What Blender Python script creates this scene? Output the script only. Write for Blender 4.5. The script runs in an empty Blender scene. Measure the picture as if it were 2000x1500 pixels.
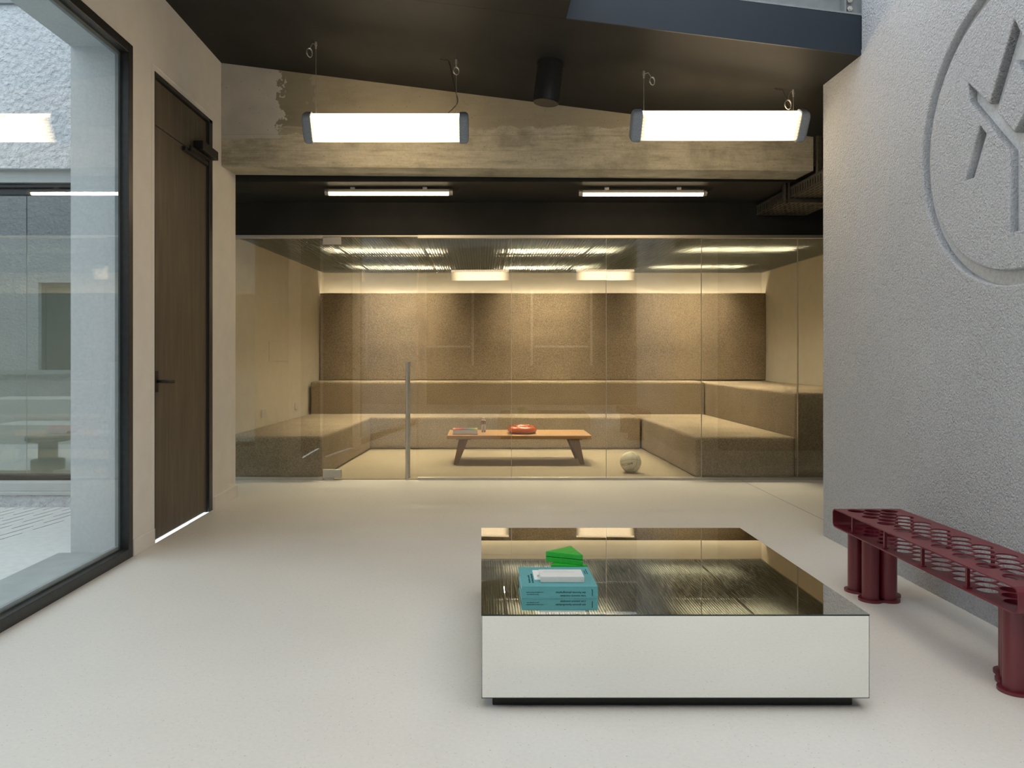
import bpy, bmesh, math, random
from mathutils import Vector, Matrix
R = random.Random(7)
sc = bpy.context.scene
C = sc.collection
PI = math.pi

# ------------------------------------------------------------------ camera, sky, exposure
cd = bpy.data.cameras.new('camera'); cam = bpy.data.objects.new('camera', cd); C.objects.link(cam)
cam.location = (0, 0, 1.25); cam.rotation_euler = (PI/2, 0, 0)
cd.sensor_width = 36.0; cd.lens = 27.0; cd.shift_x = 0.03; cd.shift_y = -0.028
cd.clip_start = 0.05; cd.clip_end = 200
sc.camera = cam
world = bpy.data.worlds.new('overcast_sky'); sc.world = world; world.use_nodes = True
bg = world.node_tree.nodes['Background']
bg.inputs['Color'].default_value = (0.87, 0.935, 1.0, 1); bg.inputs['Strength'].default_value = 2.4
sc.view_settings.view_transform = 'Standard'; sc.view_settings.look = 'None'
sc.view_settings.gamma = 1.0; sc.view_settings.use_curve_mapping = False
sc.view_settings.exposure = 0.0
try:
    sc.cycles.use_denoising = True
    sc.cycles.max_bounces = 14; sc.cycles.transparent_max_bounces = 24
    sc.cycles.diffuse_bounces = 6; sc.cycles.glossy_bounces = 6
    sc.cycles.sample_clamp_indirect = 6.0
except Exception:
    pass
LAMP_E, TUBE_E, GRATE_E, LED_E = 17.0, 20.0, 500.0, 15.0
WARM = (1.0, 0.80, 0.52)

# ------------------------------------------------------------------ materials
class NT:
    def __init__(s, name):
        s.m = bpy.data.materials.new(name); s.m.use_nodes = True
        s.t = s.m.node_tree; s.n = s.t.nodes; s.l = s.t.links
        s.b = s.n.get('Principled BSDF'); s.out = s.n.get('Material Output')
        s._c = None
    def node(s, typ, **kw):
        nd = s.n.new(typ)
        for k, v in kw.items():
            if k.startswith('i_'):
                nd.inputs[k[2:].replace('_', ' ')].default_value = v
            else: setattr(nd, k, v)
        return nd
    def link(s, a, b): s.l.new(a, b)
    def coord(s):
        if s._c is None: s._c = s.n.new('ShaderNodeTexCoord')
        return s._c.outputs['Object']
    def mapping(s, scale=(1, 1, 1), rot=(0, 0, 0)):
        mp = s.n.new('ShaderNodeMapping'); s.link(s.coord(), mp.inputs['Vector'])
        mp.inputs['Scale'].default_value = scale; mp.inputs['Rotation'].default_value = rot
        return mp.outputs['Vector']
    def noise(s, scale, detail=3, rough=.5, vec=None):
        nd = s.n.new('ShaderNodeTexNoise'); nd.inputs['Scale'].default_value = scale
        nd.inputs['Detail'].default_value = detail; nd.inputs['Roughness'].default_value = rough
        s.link(vec or s.coord(), nd.inputs['Vector']); return nd.outputs['Fac']
    def voro(s, scale, feature='F1', vec=None, rnd=1.0):
        nd = s.n.new('ShaderNodeTexVoronoi'); nd.feature = feature
        nd.inputs['Scale'].default_value = scale; nd.inputs['Randomness'].default_value = rnd
        s.link(vec or s.coord(), nd.inputs['Vector']); return nd
    def ramp(s, fac, stops):
        nd = s.n.new('ShaderNodeValToRGB'); e = nd.color_ramp.elements
        while len(e) < len(stops): e.new(0.5)
        for k, (p, c) in enumerate(stops):
            e[k].position = p; e[k].color = (c, c, c, 1) if not hasattr(c, '__len__') else (*c, 1)
        s.link(fac, nd.inputs['Fac']); return nd.outputs['Color']
    def mix(s, fac, a, b, mode='MIX'):
        nd = s.n.new('ShaderNodeMix'); nd.data_type = 'RGBA'; nd.blend_type = mode
        for sock, v in ((nd.inputs['Factor'], fac), (nd.inputs['A'], a), (nd.inputs['B'], b)):
            if isinstance(v, (int, float)): sock.default_value = v
            elif isinstance(v, tuple): sock.default_value = (*v, 1) if len(v) == 3 else v
            else: s.link(v, sock)
        # RGBA sockets share names with float ones: address them by index
        return nd
    def math(s, op, a, b=None):
        nd = s.n.new('ShaderNodeMath'); nd.operation = op
        for k, v in enumerate((a, b)):
            if v is None: continue
            if isinstance(v, (int, float)): nd.inputs[k].default_value = v
            else: s.link(v, nd.inputs[k])
        return nd.outputs[0]
    def bump(s, height, strength=.3, dist=.01, prev=None):
        nd = s.n.new('ShaderNodeBump'); nd.inputs['Strength'].default_value = strength
        nd.inputs['Distance'].default_value = dist; s.link(height, nd.inputs['Height'])
        if prev is not None: s.link(prev, nd.inputs['Normal'])
        return nd.outputs['Normal']
    def rgbmix(s, fac, a, b, mode='MIX'):
        nd = s.n.new('ShaderNodeMixRGB'); nd.blend_type = mode
        for sock, v in zip(nd.inputs, (fac, a, b)):
            if isinstance(v, (int, float)): sock.default_value = v
            elif isinstance(v, tuple): sock.default_value = (*v, 1) if len(v) == 3 else v
            else: s.link(v, sock)
        return nd.outputs['Color']
    def set(s, color=None, rough=.5, metal=0., spec=.5, normal=None, coat=0., sheen=0.):
        b = s.b
        if color is not None:
            if isinstance(color, tuple): b.inputs['Base Color'].default_value = (*color, 1)
            else: s.link(color, b.inputs['Base Color'])
        if isinstance(rough, (int, float)): b.inputs['Roughness'].default_value = rough
        else: s.link(rough, b.inputs['Roughness'])
        b.inputs['Metallic'].default_value = metal
        b.inputs['Specular IOR Level'].default_value = spec
        b.inputs['Coat Weight'].default_value = coat
        b.inputs['Sheen Weight'].default_value = sheen
        if normal is not None: s.link(normal, b.inputs['Normal'])
        return s.m

def plain(name, color, rough=.5, metal=0., spec=.5, var=.12, scale=40, bump=.05, coat=0.):
    t = NT(name); n = t.noise(scale, 4)
    lo = tuple(c*(1-var) for c in color); hi = tuple(min(1, c*(1+var)) for c in color)
    col = t.ramp(n, [(.3, lo), (.7, hi)])
    return t.set(col, rough, metal, spec, t.bump(n, bump, .002) if bump else None, coat)

def stucco(name, color, scale, strength, dist, cv=.2):
    t = NT(name)
    n1 = t.noise(scale, 3, .55); v = t.voro(scale*.55)
    inv = t.math('SUBTRACT', 1.0, v.outputs['Distance'])
    h = t.math('ADD', t.math('MULTIPLY', n1, .9), t.math('MULTIPLY', inv, .5))
    big = t.noise(.9, 2)
    lo = tuple(c*(1-cv) for c in color); hi = tuple(c*1.06 for c in color)
    col = t.rgbmix(.35, t.ramp(h, [(.45, lo), (.85, hi)]), t.ramp(big, [(.3, lo), (.7, hi)]))  # low spots of the bump coloured darker, pit shade painted in
    return t.set(col, .95, 0, .15, t.bump(h, strength, dist))

def emit(name, color, strength, rib_axis=None, rib_scale=0, end_axis=None, end_half=None):
    t = NT(name); t.n.remove(t.b)
    e = t.n.new('ShaderNodeEmission'); e.inputs['Color'].default_value = (*color, 1)
    e.inputs['Strength'].default_value = strength
    if rib_axis is not None:
        sep = t.n.new('ShaderNodeSeparateXYZ'); t.link(t.coord(), sep.inputs[0])
        rib = t.math('SINE', t.math('MULTIPLY', sep.outputs[rib_axis], rib_scale))
        s = t.math('MULTIPLY_ADD', rib, .16); s.node.inputs[2].default_value = .84
        def fade(v, half, lo, power):
            e_ = t.math('DIVIDE', t.math('ABSOLUTE', v), half)
            return t.math('POWER', lo, t.math('POWER', e_, power))
        ex = t.math('MAXIMUM', fade(sep.outputs[end_axis], end_half, .05, 8.0), .045)
        t.link(t.math('MULTIPLY', t.math('MULTIPLY', s, ex), strength), e.inputs['Strength'])
    t.link(e.outputs[0], t.out.inputs['Surface']); return t.m

def glass(name, tint, f0):
    t = NT(name); t.n.remove(t.b)
    tr = t.n.new('ShaderNodeBsdfTransparent'); tr.inputs['Color'].default_value = (*tint, 1)
    gl = t.n.new('ShaderNodeBsdfGlossy'); gl.inputs['Roughness'].default_value = 0.0
    gl.inputs['Color'].default_value = (1, 1, 1, 1)
    lw = t.n.new('ShaderNodeLayerWeight'); lw.inputs['Blend'].default_value = .5
    p5 = t.math('POWER', lw.outputs['Facing'], 5.0)
    f = t.math('MULTIPLY_ADD', p5, 1.0-f0); f.node.inputs[2].default_value = f0
    mx = t.n.new('ShaderNodeMixShader'); t.link(f, mx.inputs['Fac'])
    t.link(tr.outputs[0], mx.inputs[1]); t.link(gl.outputs[0], mx.inputs[2])
    t.link(mx.outputs[0], t.out.inputs['Surface']); return t.m

M = {}
# terrazzo floor
t = NT('terrazzo_floor')
nb = t.noise(1.3, 4); nf = t.noise(60, 4)
base = t.rgbmix(.5, t.ramp(nb, [(.3, (.69, .665, .615)), (.7, (.76, .735, .685))]), t.ramp(nf, [(.3, (.69, .665, .62)), (.7, (.77, .745, .695))]))
v1 = t.voro(75); v2 = t.voro(30)
ch1 = t.ramp(v1.outputs['Distance'], [(.15, 1.0), (.26, 0.0)])
chip = t.ramp(v1.outputs['Color'], [(.0, (.78, .76, .72)), (.55, (.74, .72, .68)), (.72, (.45, .42, .36)), (.9, (.25, .25, .24))])
base = t.rgbmix(t.math('MULTIPLY', ch1, .32), base, chip)
ch2 = t.ramp(v2.outputs['Distance'], [(.05, 1.0), (.10, 0.0)])
chip2 = t.ramp(v2.outputs['Color'], [(.3, (.80, .78, .74)), (.6, (.38, .34, .28)), (.9, (.18, .18, .18))])
base = t.rgbmix(t.math('MULTIPLY', ch2, .55), base, chip2)
M['floor'] = t.set(base, t.ramp(nb, [(.3, .42), (.7, .55)]), 0, .35, t.bump(nf, .05, .002))
# paints
M['paint'] = plain('warm_white_paint', (.84, .80, .745), .75, spec=.2, var=.03, scale=6, bump=.03)
M['cream'] = plain('cream_wall_paint', (.80, .73, .61), .8, spec=.2, var=.03, scale=8, bump=.03)
M['black'] = plain('black_ceiling_paint', (.026, .026, .024), .6, spec=.12, var=.15, scale=3, bump=.04)
M['fascia'] = plain('sky_tinted_fascia_paint', (.020, .028, .039), .5, spec=.3, var=.06, scale=4, bump=.03)  # dark roof paint with the blue cast of the skylight put into the colour
M['back'] = plain('dark_back_wall', (.07, .065, .06), .6, spec=.3, var=.1, scale=3, bump=.03)
M['stucco'] = stucco('grey_white_stucco', (.665, .685, .72), 145, 1.0, .020)
M['stucco_smooth'] = stucco('smooth_stucco_groove', (.64, .65, .66), 120, .25, .004)
M['stucco_out'] = stucco('coarse_white_stucco', (.62, .64, .67), 38, .9, .03)
M['reveal'] = stucco('fine_reveal_render', (.62, .645, .66), 70, .45, .006, .06)
# concrete beam with board marks and a pale trowelled patch
t = NT('board_marked_concrete')
sx = t.n.new('ShaderNodeSeparateXYZ'); t.link(t.coord(), sx.inputs[0]); X, Z = sx.outputs[0], sx.outputs[2]
str_ = t.noise(7, 6, .65, t.mapping((.5, .5, 4))); fine = t.noise(55, 5, .7); blot = t.noise(3.2, 5, .6)
c = t.ramp(str_, [(.28, (.27, .245, .18)), (.5, (.47, .435, .335)), (.72, (.60, .56, .45))])
c = t.rgbmix(.35, c, t.ramp(fine, [(.3, (.25, .23, .175)), (.7, (.52, .485, .395))]))
c = t.rgbmix(t.math('MULTIPLY', t.ramp(blot, [(.50, 0.), (.68, 1.)]), .6), c, (.20, .185, .145))
edge = t.math('ADD', Z, t.math('MULTIPLY', t.math('SUBTRACT', t.noise(5, 5, .6), .5), .14))
upper = t.ramp(t.math('SUBTRACT', edge, 2.66), [(.49, 0.), (.50, 1.)])         # smoother cast strip along the top
c = t.rgbmix(t.math('MULTIPLY', upper, .8), c, t.ramp(blot, [(.3, (.21, .185, .135)), (.7, (.33, .295, .22))]))
px_ = t.math('ADD', X, t.math('MULTIPLY', t.math('SUBTRACT', t.noise(6, 6, .65), .5), .42))
pat = t.math('MULTIPLY', t.math('LESS_THAN', px_, -1.66), t.math('GREATER_THAN', Z, 3.06))
c = t.rgbmix(pat, c, t.ramp(t.noise(4, 4), [(.3, (.40, .39, .36)), (.7, (.50, .485, .45))]))
ring = t.math('MULTIPLY', t.math('LESS_THAN', px_, -1.42), t.math('MULTIPLY', t.math('GREATER_THAN', px_, -1.66), t.math('GREATER_THAN', edge, 3.08)))
c = t.rgbmix(t.math('MULTIPLY', ring, .45), c, (.15, .145, .105))
pits = t.voro(26); pit = t.math('MULTIPLY', t.ramp(pits.outputs['Distance'], [(.05, 1.), (.13, 0.)]), t.ramp(pits.outputs['Color'], [(.62, 0.), (.64, 1.)]))
c = t.rgbmix(t.math('MULTIPLY', pit, .8), c, (.10, .09, .07))
bn = t.bump(fine, .35, .004); bn = t.bump(pit, -.6, .006, bn) if False else bn
M['concrete'] = t.set(c, .85, 0, .2, bn)
# carpet
def carpet(name, col, k=1.0):
    t = NT(name); n = t.noise(190, 2, .6); n2 = t.noise(100, 2, .6); n3 = t.noise(2.2, 3)
    lo = tuple(v*(1-.62*k) for v in col); hi = tuple(min(1, v*(1+.45*k)) for v in col)
    c = t.rgbmix(.5, t.ramp(n, [(.36, lo), (.62, hi)]), t.ramp(n2, [(.36, lo), (.62, hi)]))
    c = t.rgbmix(.15, c, t.ramp(n3, [(.3, lo), (.7, hi)]))
    return t.set(c, 1.0, 0, .05, t.bump(t.math('ADD', n, n2), .8*k, .015), sheen=.15)
M['carpet'] = carpet('beige_looped_carpet', (.40, .315, .215))
M['carpet_floor'] = carpet('pale_flat_carpet', (.36, .30, .21), .5)
M['carpet_wall'] = carpet('shaded_looped_carpet', (.345, .265, .178))  # seat carpet again, the panel's weaker light painted in as a darker tone
# metals
M['black_metal'] = plain('black_powder_coat', (.012, .012, .013), .45, 0, .5, .2, 60, .03)
M['anthracite'] = plain('anthracite_frame', (.022, .023, .024), .38, .0, .5, .2, 30, .02)
M['steel'] = plain('brushed_steel', (.70, .68, .64), .48, 1., .5, .05, 90, .03)
M['alu'] = plain('satin_aluminium_rail', (.62, .59, .53), .42, .8, .5, .05, 90, .02)
M['grey_steel'] = plain('grey_painted_steel', (.23, .25, .26), .5, 0, .4, .1, 14, .04)
M['galv'] = plain('galvanised_dark_tray', (.12, .11, .09), .5, .6, .5, .2, 40, .05)
M['grate'] = plain('grey_grating_metal', (.27, .275, .25), .45, .3, .5, .1, 30, .0)
M['burgundy'] = plain('burgundy_powder_coat', (.145, .010, .021), .38, 0, .8, .10, 220, .08)
M['wire'] = plain('steel_wire', (.60, .58, .52), .35, .9, .5, .05, 90, 0)
M['cap'] = plain('speckled_grey_cap', (.27, .30, .345), .8, 0, .3, .45, 300, .12)
M['black_rubber'] = plain('black_cable_rubber', (.015, .015, .015), .5, 0, .4, .2, 60, 0)
M['white_plastic'] = plain('white_plastic', (.72, .69, .63), .4, 0, .5, .03, 30, 0)
# dark stained door
t = NT('dark_stained_veneer')
g = t.noise(5, 6, .6, t.mapping((1, 3.2, .35))); g2 = t.noise(40, 5, .6, t.mapping((1, 2, .08)))
c = t.rgbmix(.35, t.ramp(g, [(.3, (.080, .066, .046)), (.55, (.125, .101, .07)), (.75, (.175, .14, .095))]), t.ramp(g2, [(.3, (.085, .07, .05)), (.7, (.155, .124, .088))]))
M['door'] = t.set(c, .50, 0, .35, t.bump(g2, .12, .002))
# bench oak
def wood(name, a, b, axis):
    t = NT(name); s = [14, 14, 14]; s[axis] = .9
    g = t.noise(4, 6, .6, t.mapping(tuple(s)))
    return t.set(t.ramp(g, [(.3, a), (.7, b)]), .45, 0, .4, t.bump(g, .1, .002))
M['oak'] = wood('oiled_oak', (.36, .20, .085), (.50, .29, .13), 0)
M['walnut'] = wood('dark_oak_leg', (.16, .085, .042), (.24, .135, .07), 2)
# glass and mirror
M['glass'] = glass('partition_glass', (.965, .972, .95), .055)
M['glass_win'] = glass('window_glass', (.93, .965, .965), .055)
M['glass_fac'] = glass('facade_glass', (.78, .83, .81), .20)
t = NT('mirror_glass'); wav = t.noise(1.6, 1)
M['mirror'] = t.set((.90, .91, .885), 0.0, 1.0, .5, t.bump(wav, .012, .02))
M['mirror_edge'] = plain('mirror_edge_glass', (.012, .03, .024), .15, 0, .6, .1, 30, 0)
# small things
M['teal'] = plain('teal_cloth_cover', (.11, .345, .365), .6, 0, .3, .05, 180, .08)
M['paper'] = plain('white_paper', (.80, .79, .77), .8, 0, .2, .03, 120, 0)
M['paper_shade'] = plain('grey_white_cover', (.70, .70, .68), .7, 0, .2, .02, 120, 0)
M['ink'] = plain('black_ink', (.012, .018, .018), .7, 0, .2, .1, 60, 0)
M['ink_teal'] = plain('dark_teal_ink', (.02, .09, .10), .7, 0, .2, .1, 60, 0)
M['ink_grey'] = plain('grey_ink', (.45, .45, .46), .7, 0, .2, .05, 60, 0)
M['green'] = plain('green_lacquered_box', (.020, .42, .035), .30, 0, .5, .12, 90, .10)
M['orange'] = plain('glossy_orange_ceramic', (.60, .10, .022), .12, 0, .6, .08, 30, .0, 1.0)
M['magenta'] = plain('magenta_board', (.36, .03, .07), .6)
M['ball'] = plain('cream_ball_leather', (.72, .68, .52), .5, 0, .4, .05, 260, .15)
M['seam'] = plain('grey_ball_seam', (.33, .31, .22), .7)
M['skin'] = plain('tanned_figure_plastic', (.30, .12, .05), .45)
M['whitefig'] = plain('white_figure_cloth', (.72, .68, .60), .7)
M['boots'] = plain('grey_figure_boots', (.16, .14, .10), .6)
M['deck'] = plain('pale_concrete_paving', (.66, .66, .64), .85, 0, .2, .06, 20, .1)
M['sill'] = plain('grey_sill_slab', (.34, .37, .375), .6, 0, .3, .10, 9, .1)
M['stool'] = plain('tan_concrete', (.36, .31, .24), .85, 0, .2, .12, 30, .15)
M['lintel'] = plain('smooth_grey_lintel', (.46, .48, .48), .8, 0, .2, .04, 9, .05)
M['lamp'] = emit('lamp_diffuser_light', (1.0, .76, .47), LAMP_E, 2, 330, 0, .565)
M['lamp_back'] = emit('lamp_translucent_back_light', (1.0, .76, .47), LAMP_E*.40)
M['tube'] = emit('tube_light', (1.0, .78, .48), TUBE_E)
M['tube_grate'] = emit('tube_above_grating', (1.0, .86, .61), GRATE_E)
M['led'] = emit('led_strip_light', (1.0, .84, .60), LED_E)

# ------------------------------------------------------------------ mesh helpers
class MB:
    def __init__(s): s.bm = bmesh.new()
    def box(s, x0, x1, y0, y1, z0, z1, mi=0):
        v = [s.bm.verts.new(p) for p in ((x0,y0,z0),(x1,y0,z0),(x1,y1,z0),(x0,y1,z0),(x0,y0,z1),(x1,y0,z1),(x1,y1,z1),(x0,y1,z1))]
        for f in ((3,2,1,0),(4,5,6,7),(0,1,5,4),(1,2,6,5),(2,3,7,6),(3,0,4,7)):
            fc = s.bm.faces.new([v[k] for k in f]); fc.material_index = mi
        return s
    def hexa(s, pts, mi=0):   # 8 points: bottom ring 0-3 (ccw from above), top ring 4-7
        v = [s.bm.verts.new(p) for p in pts]
        for f in ((3,2,1,0),(4,5,6,7),(0,1,5,4),(1,2,6,5),(2,3,7,6),(3,0,4,7)):
            fc = s.bm.faces.new([v[k] for k in f]); fc.material_index = mi
        return s
    def prism(s, poly, z0, z1, axis=2, mi=0):
        def P(a, b, c):
            return (a, b, c) if axis == 2 else ((a, c, b) if axis == 1 else (c, a, b))
        a = [s.bm.verts.new(P(x, y, z0)) for x, y in poly]; b = [s.bm.verts.new(P(x, y, z1)) for x, y in poly]
        n = len(poly); fs = [s.bm.faces.new(a[::-1]), s.bm.faces.new(b)]
        for k in range(n): fs.append(s.bm.faces.new((a[k], a[(k+1) % n], b[(k+1) % n], b[k])))
        for f in fs: f.material_index = mi
        return s
    def tube(s, pts, r, n=8, cap=True, r2=None):
        pts = [Vector(p) for p in pts]; rings = []
        for k, p in enumerate(pts):
            d = (pts[min(k+1, len(pts)-1)] - pts[max(k-1, 0)]).normalized()
            up = Vector((0, 0, 1)) if abs(d.z) < .9 else Vector((1, 0, 0))
            u = d.cross(up).normalized(); w = d.cross(u)
            rr = r if r2 is None else r + (r2-r)*k/(len(pts)-1)
            rings.append([s.bm.verts.new(p + (u*math.cos(2*PI*j/n) + w*math.sin(2*PI*j/n))*rr) for j in range(n)])
        for a, b in zip(rings, rings[1:]):
            for j in range(n): s.bm.faces.new((a[j], a[(j+1) % n], b[(j+1) % n], b[j]))
        if cap: s.bm.faces.new(rings[0][::-1]); s.bm.faces.new(rings[-1])
        return s
    def loop(s, pts, r, n=6):
        pts = [Vector(p) for p in pts]; m = len(pts); rings = []
        for k, p in enumerate(pts):
            d = (pts[(k+1) % m] - pts[k-1]).normalized()
            up = Vector((0, 0, 1)) if abs(d.z) < .9 else Vector((1, 0, 0))
            u = d.cross(up).normalized(); w = d.cross(u)
            rings.append([s.bm.verts.new(p + (u*math.cos(2*PI*j/n) + w*math.sin(2*PI*j/n))*r) for j in range(n)])
        for k in range(m):
            a, b = rings[k], rings[(k+1) % m]
            for j in range(n): s.bm.faces.new((a[j], a[(j+1) % n], b[(j+1) % n], b[j]))
        return s
    def lathe(s, prof, c=(0, 0, 0), n=32):
        rings = []
        for r, z in prof:
            if r < 1e-5: rings.append([s.bm.verts.new((c[0], c[1], c[2]+z))])
            else: rings.append([s.bm.verts.new((c[0]+r*math.cos(2*PI*j/n), c[1]+r*math.sin(2*PI*j/n), c[2]+z)) for j in range(n)])
        for a, b in zip(rings, rings[1:]):
            for j in range(n):
                q = [a[j % len(a)], a[(j+1) % len(a)], b[(j+1) % len(b)], b[j % len(b)]]
                u = []
                for v in q:
                    if v not in u: u.append(v)
                if len(u) > 2: s.bm.faces.new(u)
        return s
    def cyl(s, c, r, h, n=24, axis=2, r2=None):
        d = [Vector((1,0,0)), Vector((0,1,0)), Vector((0,0,1))][axis]
        return s.tube([Vector(c), Vector(c)+d*h], r, n, True, r2)
    def mesh(s, me, mat):
        me.transform(mat); s.bm.from_mesh(me); bpy.data.meshes.remove(me); return s
    def xf(s, mat): bmesh.ops.transform(s.bm, matrix=mat, verts=s.bm.verts); return s
    def build(s, name, mats, parent=None, smooth=False, bevel=0, seg=2, loc=None):
        bmesh.ops.recalc_face_normals(s.bm, faces=s.bm.faces)
        me = bpy.data.meshes.new(name); s.bm.to_mesh(me); s.bm.free()
        for m in (mats if isinstance(mats, (list, tuple)) else [mats]): me.materials.append(m)
        o = bpy.data.objects.new(name, me); C.objects.link(o)
        if smooth:
            for p in me.polygons: p.use_smooth = True
            if smooth == 'auto': me.set_sharp_from_angle(angle=math.radians(35))
        if bevel:
            b = o.modifiers.new('bevel', 'BEVEL'); b.width = bevel; b.segments = seg; b.limit_method = 'ANGLE'
            b.angle_limit = math.radians(40); b.harden_normals = False
            if smooth is False:
                for p in me.polygons: p.use_smooth = False
        if loc is not None: o.location = loc
        if parent is not None: o.parent = parent
        return o

def tag(o, label=None, cat=None, group=None, kind=None):
    if label: o['label'] = label
    if cat: o['category'] = cat
    if group: o['group'] = group
    if kind: o['kind'] = kind
    return o
def struct(o, label): return tag(o, label, None, None, 'structure')
def empty(name, loc=(0, 0, 0), rot=(0, 0, 0)):
    o = bpy.data.objects.new(name, None); C.objects.link(o); o.location = loc; o.rotation_euler = rot
    o.empty_display_size = .1; return o
def copy_tree(o, parent=None):
    c = o.copy(); C.objects.link(c)
    if parent is not None: c.parent = parent
    for ch in list(o.children): copy_tree(ch, c)
    return c
def plate(loops, t, bevel=0.0, res=1):
    """sheet with holes: list of closed 2-D outlines, even-odd filled, t thick, centred on z=0"""
    cu = bpy.data.curves.new('plate', 'CURVE'); cu.dimensions = '2D'; cu.fill_mode = 'BOTH'
    cu.extrude = max(t/2-bevel, 0); cu.bevel_depth = bevel; cu.bevel_resolution = 1; cu.offset = -bevel
    for lp in loops:
        sp = cu.splines.new('POLY'); sp.points.add(len(lp)-1); sp.use_cyclic_u = True
        for k, (x, y) in enumerate(lp): sp.points[k].co = (x, y, 0, 1)
    ob = bpy.data.objects.new('plate', cu); C.objects.link(ob)
    dg = bpy.context.evaluated_depsgraph_get(); dg.update()
    me = bpy.data.meshes.new_from_object(ob.evaluated_get(dg))
    bpy.data.objects.remove(ob); bpy.data.curves.remove(cu); return me
def circ(cx, cy, r, n=28): return [(cx+r*math.cos(2*PI*k/n), cy+r*math.sin(2*PI*k/n)) for k in range(n)]
def basis(x, y, z, o): return Matrix(((x[0],y[0],z[0],o[0]),(x[1],y[1],z[1],o[1]),(x[2],y[2],z[2],o[2]),(0,0,0,1)))
def text_mesh(body, size, depth=.0003, align='LEFT'):
    cu = bpy.data.curves.new('lettering', 'FONT'); cu.body = body; cu.size = size; cu.extrude = depth
    cu.align_x = align; cu.resolution_u = 3
    ob = bpy.data.objects.new('lettering', cu); C.objects.link(ob)
    dg = bpy.context.evaluated_depsgraph_get(); dg.update()
    me = bpy.data.meshes.new_from_object(ob.evaluated_get(dg))
    bpy.data.objects.remove(ob); bpy.data.curves.remove(cu); return me
def lettering(name, body, size, mat, m, parent, align='LEFT'):
    me = text_mesh(body, size, align=align); me.transform(mat); me.materials.clear(); me.materials.append(m)
    o = bpy.data.objects.new(name, me); C.objects.link(o); o.parent = parent; return o

def hc(x): return 3.419 - .125*x           # underside of the sloping black roof
XL, XR = -2.17, 2.37                        # inner faces of left wall and of stucco wall
YG = 7.72                                   # glass partition
YB = 11.56                                  # back wall of the lounge

# ------------------------------------------------------------------ structure
# floor
struct(MB().box(-2.17, 6.0, -4.0, YG, -.2, 0).box(-9.0, -2.17, 6.62, YG, -.2, 0).build('floor', M['floor']), 'pale speckled terrazzo floor of the front hall')
struct(MB().box(-2.9, 4.4, YG, YB+.2, -.2, .008).build('floor_lounge', M['carpet_floor']), 'beige carpet floor behind the glass partition')
MB().box(2.598, 2.602, 5.3, YG-.03, -.001, .0006).build('control_joint', M['galv'], bpy.data.objects['floor'])
# left wall: inner painted leaf, outer rendered leaf
W0, W1, WT = 0.6, 4.77, 3.17        # window opening
D0, D1, DT = 5.10, 6.20, 3.14       # door opening
def leaf(x0, x1, top):
    m = MB()
    m.box(x0, x1, -4.0, W0, 0, top); m.box(x0, x1, W0, W1, WT, top); m.box(x0, x1, W1, D0, 0, top)
    m.box(x0, x1, D0, D1, DT, top); m.box(x0, x1, D1, 6.78, 0, top); return m
struct(leaf(-2.24, XL, 4.0).build('wall_left', M['paint']), 'warm white painted wall with window and dark door')
struct(leaf(-2.55, -2.24, 4.3).build('wall_left_outer', M['reveal']), 'outer rendered face and reveal of the window wall')
bb = MB()
for a, b in ((W1+.004, D0-.02), (D1+.02, 6.79)): bb.box(XL, XL+.013, a, b, 0, .105)
bb.box(-2.25, XL+.013, 6.78, 6.793, 0, .105)
struct(bb.build('baseboard_left', M['paint'], bevel=.002), 'low white baseboard beside the dark door')
# hairline casing around the door, flush in the wall
cs = MB()
cs.box(XL, XL+.003, D0-.045, D0-.035, .106, DT+.034); cs.box(XL, XL+.003, D0-.045, D1+.045, DT+.0345, DT+.0445)
struct(cs.build('trim_1', M['paint']), 'thin raised casing line around the dark door')

# window_1: big fixed window in left wall
w1 = empty('window_1', (-2.2, (W0+W1)/2, 0)); struct(w1, 'large fixed window with dark frame onto the courtyard')
def at(o): return Vector(o.location)
def sub(mb, par): return mb.xf(Matrix.Translation(-at(par)))
FX0, FX1 = -2.222, -2.162
for nm, bx in (('frame_jamb', (FX0, FX1, W1-.06, W1, 0, WT)), ('frame_jamb', (FX0, FX1, W0, W0+.06, 0, WT)),
               ('frame_head', (FX0, FX1, W0+.06, W1-.06, WT-.06, WT)), ('frame_sill', (FX0, FX1, W0+.06, W1-.06, 0, .06))):
    sub(MB().box(*bx), w1).build(nm, M['anthracite'], w1, bevel=.003)
gb = MB()
for bx in ((W1-.085, W1-.06, .06, WT-.06), (W0+.06, W0+.085, .06, WT-.06)): gb.box(-2.236, -2.214, bx[0], bx[1], bx[2], bx[3])
gb.box(-2.236, -2.214, W0+.085, W1-.085, .06, .085); gb.box(-2.236, -2.214, W0+.085, W1-.085, WT-.085, WT-.06)
sub(gb, w1).build('glazing_bead', M['grey_steel'], w1, bevel=.002)
sub(MB().box(-2.203, -2.195, W0+.06, W1-.06, .06, WT-.06), w1).build('pane', M['glass_win'], w1)
sub(MB().box(-2.62, -2.224, W0+.01, W1-.01, -.02, .028), w1).build('outer_sill', M['sill'], w1, bevel=.004)

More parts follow.
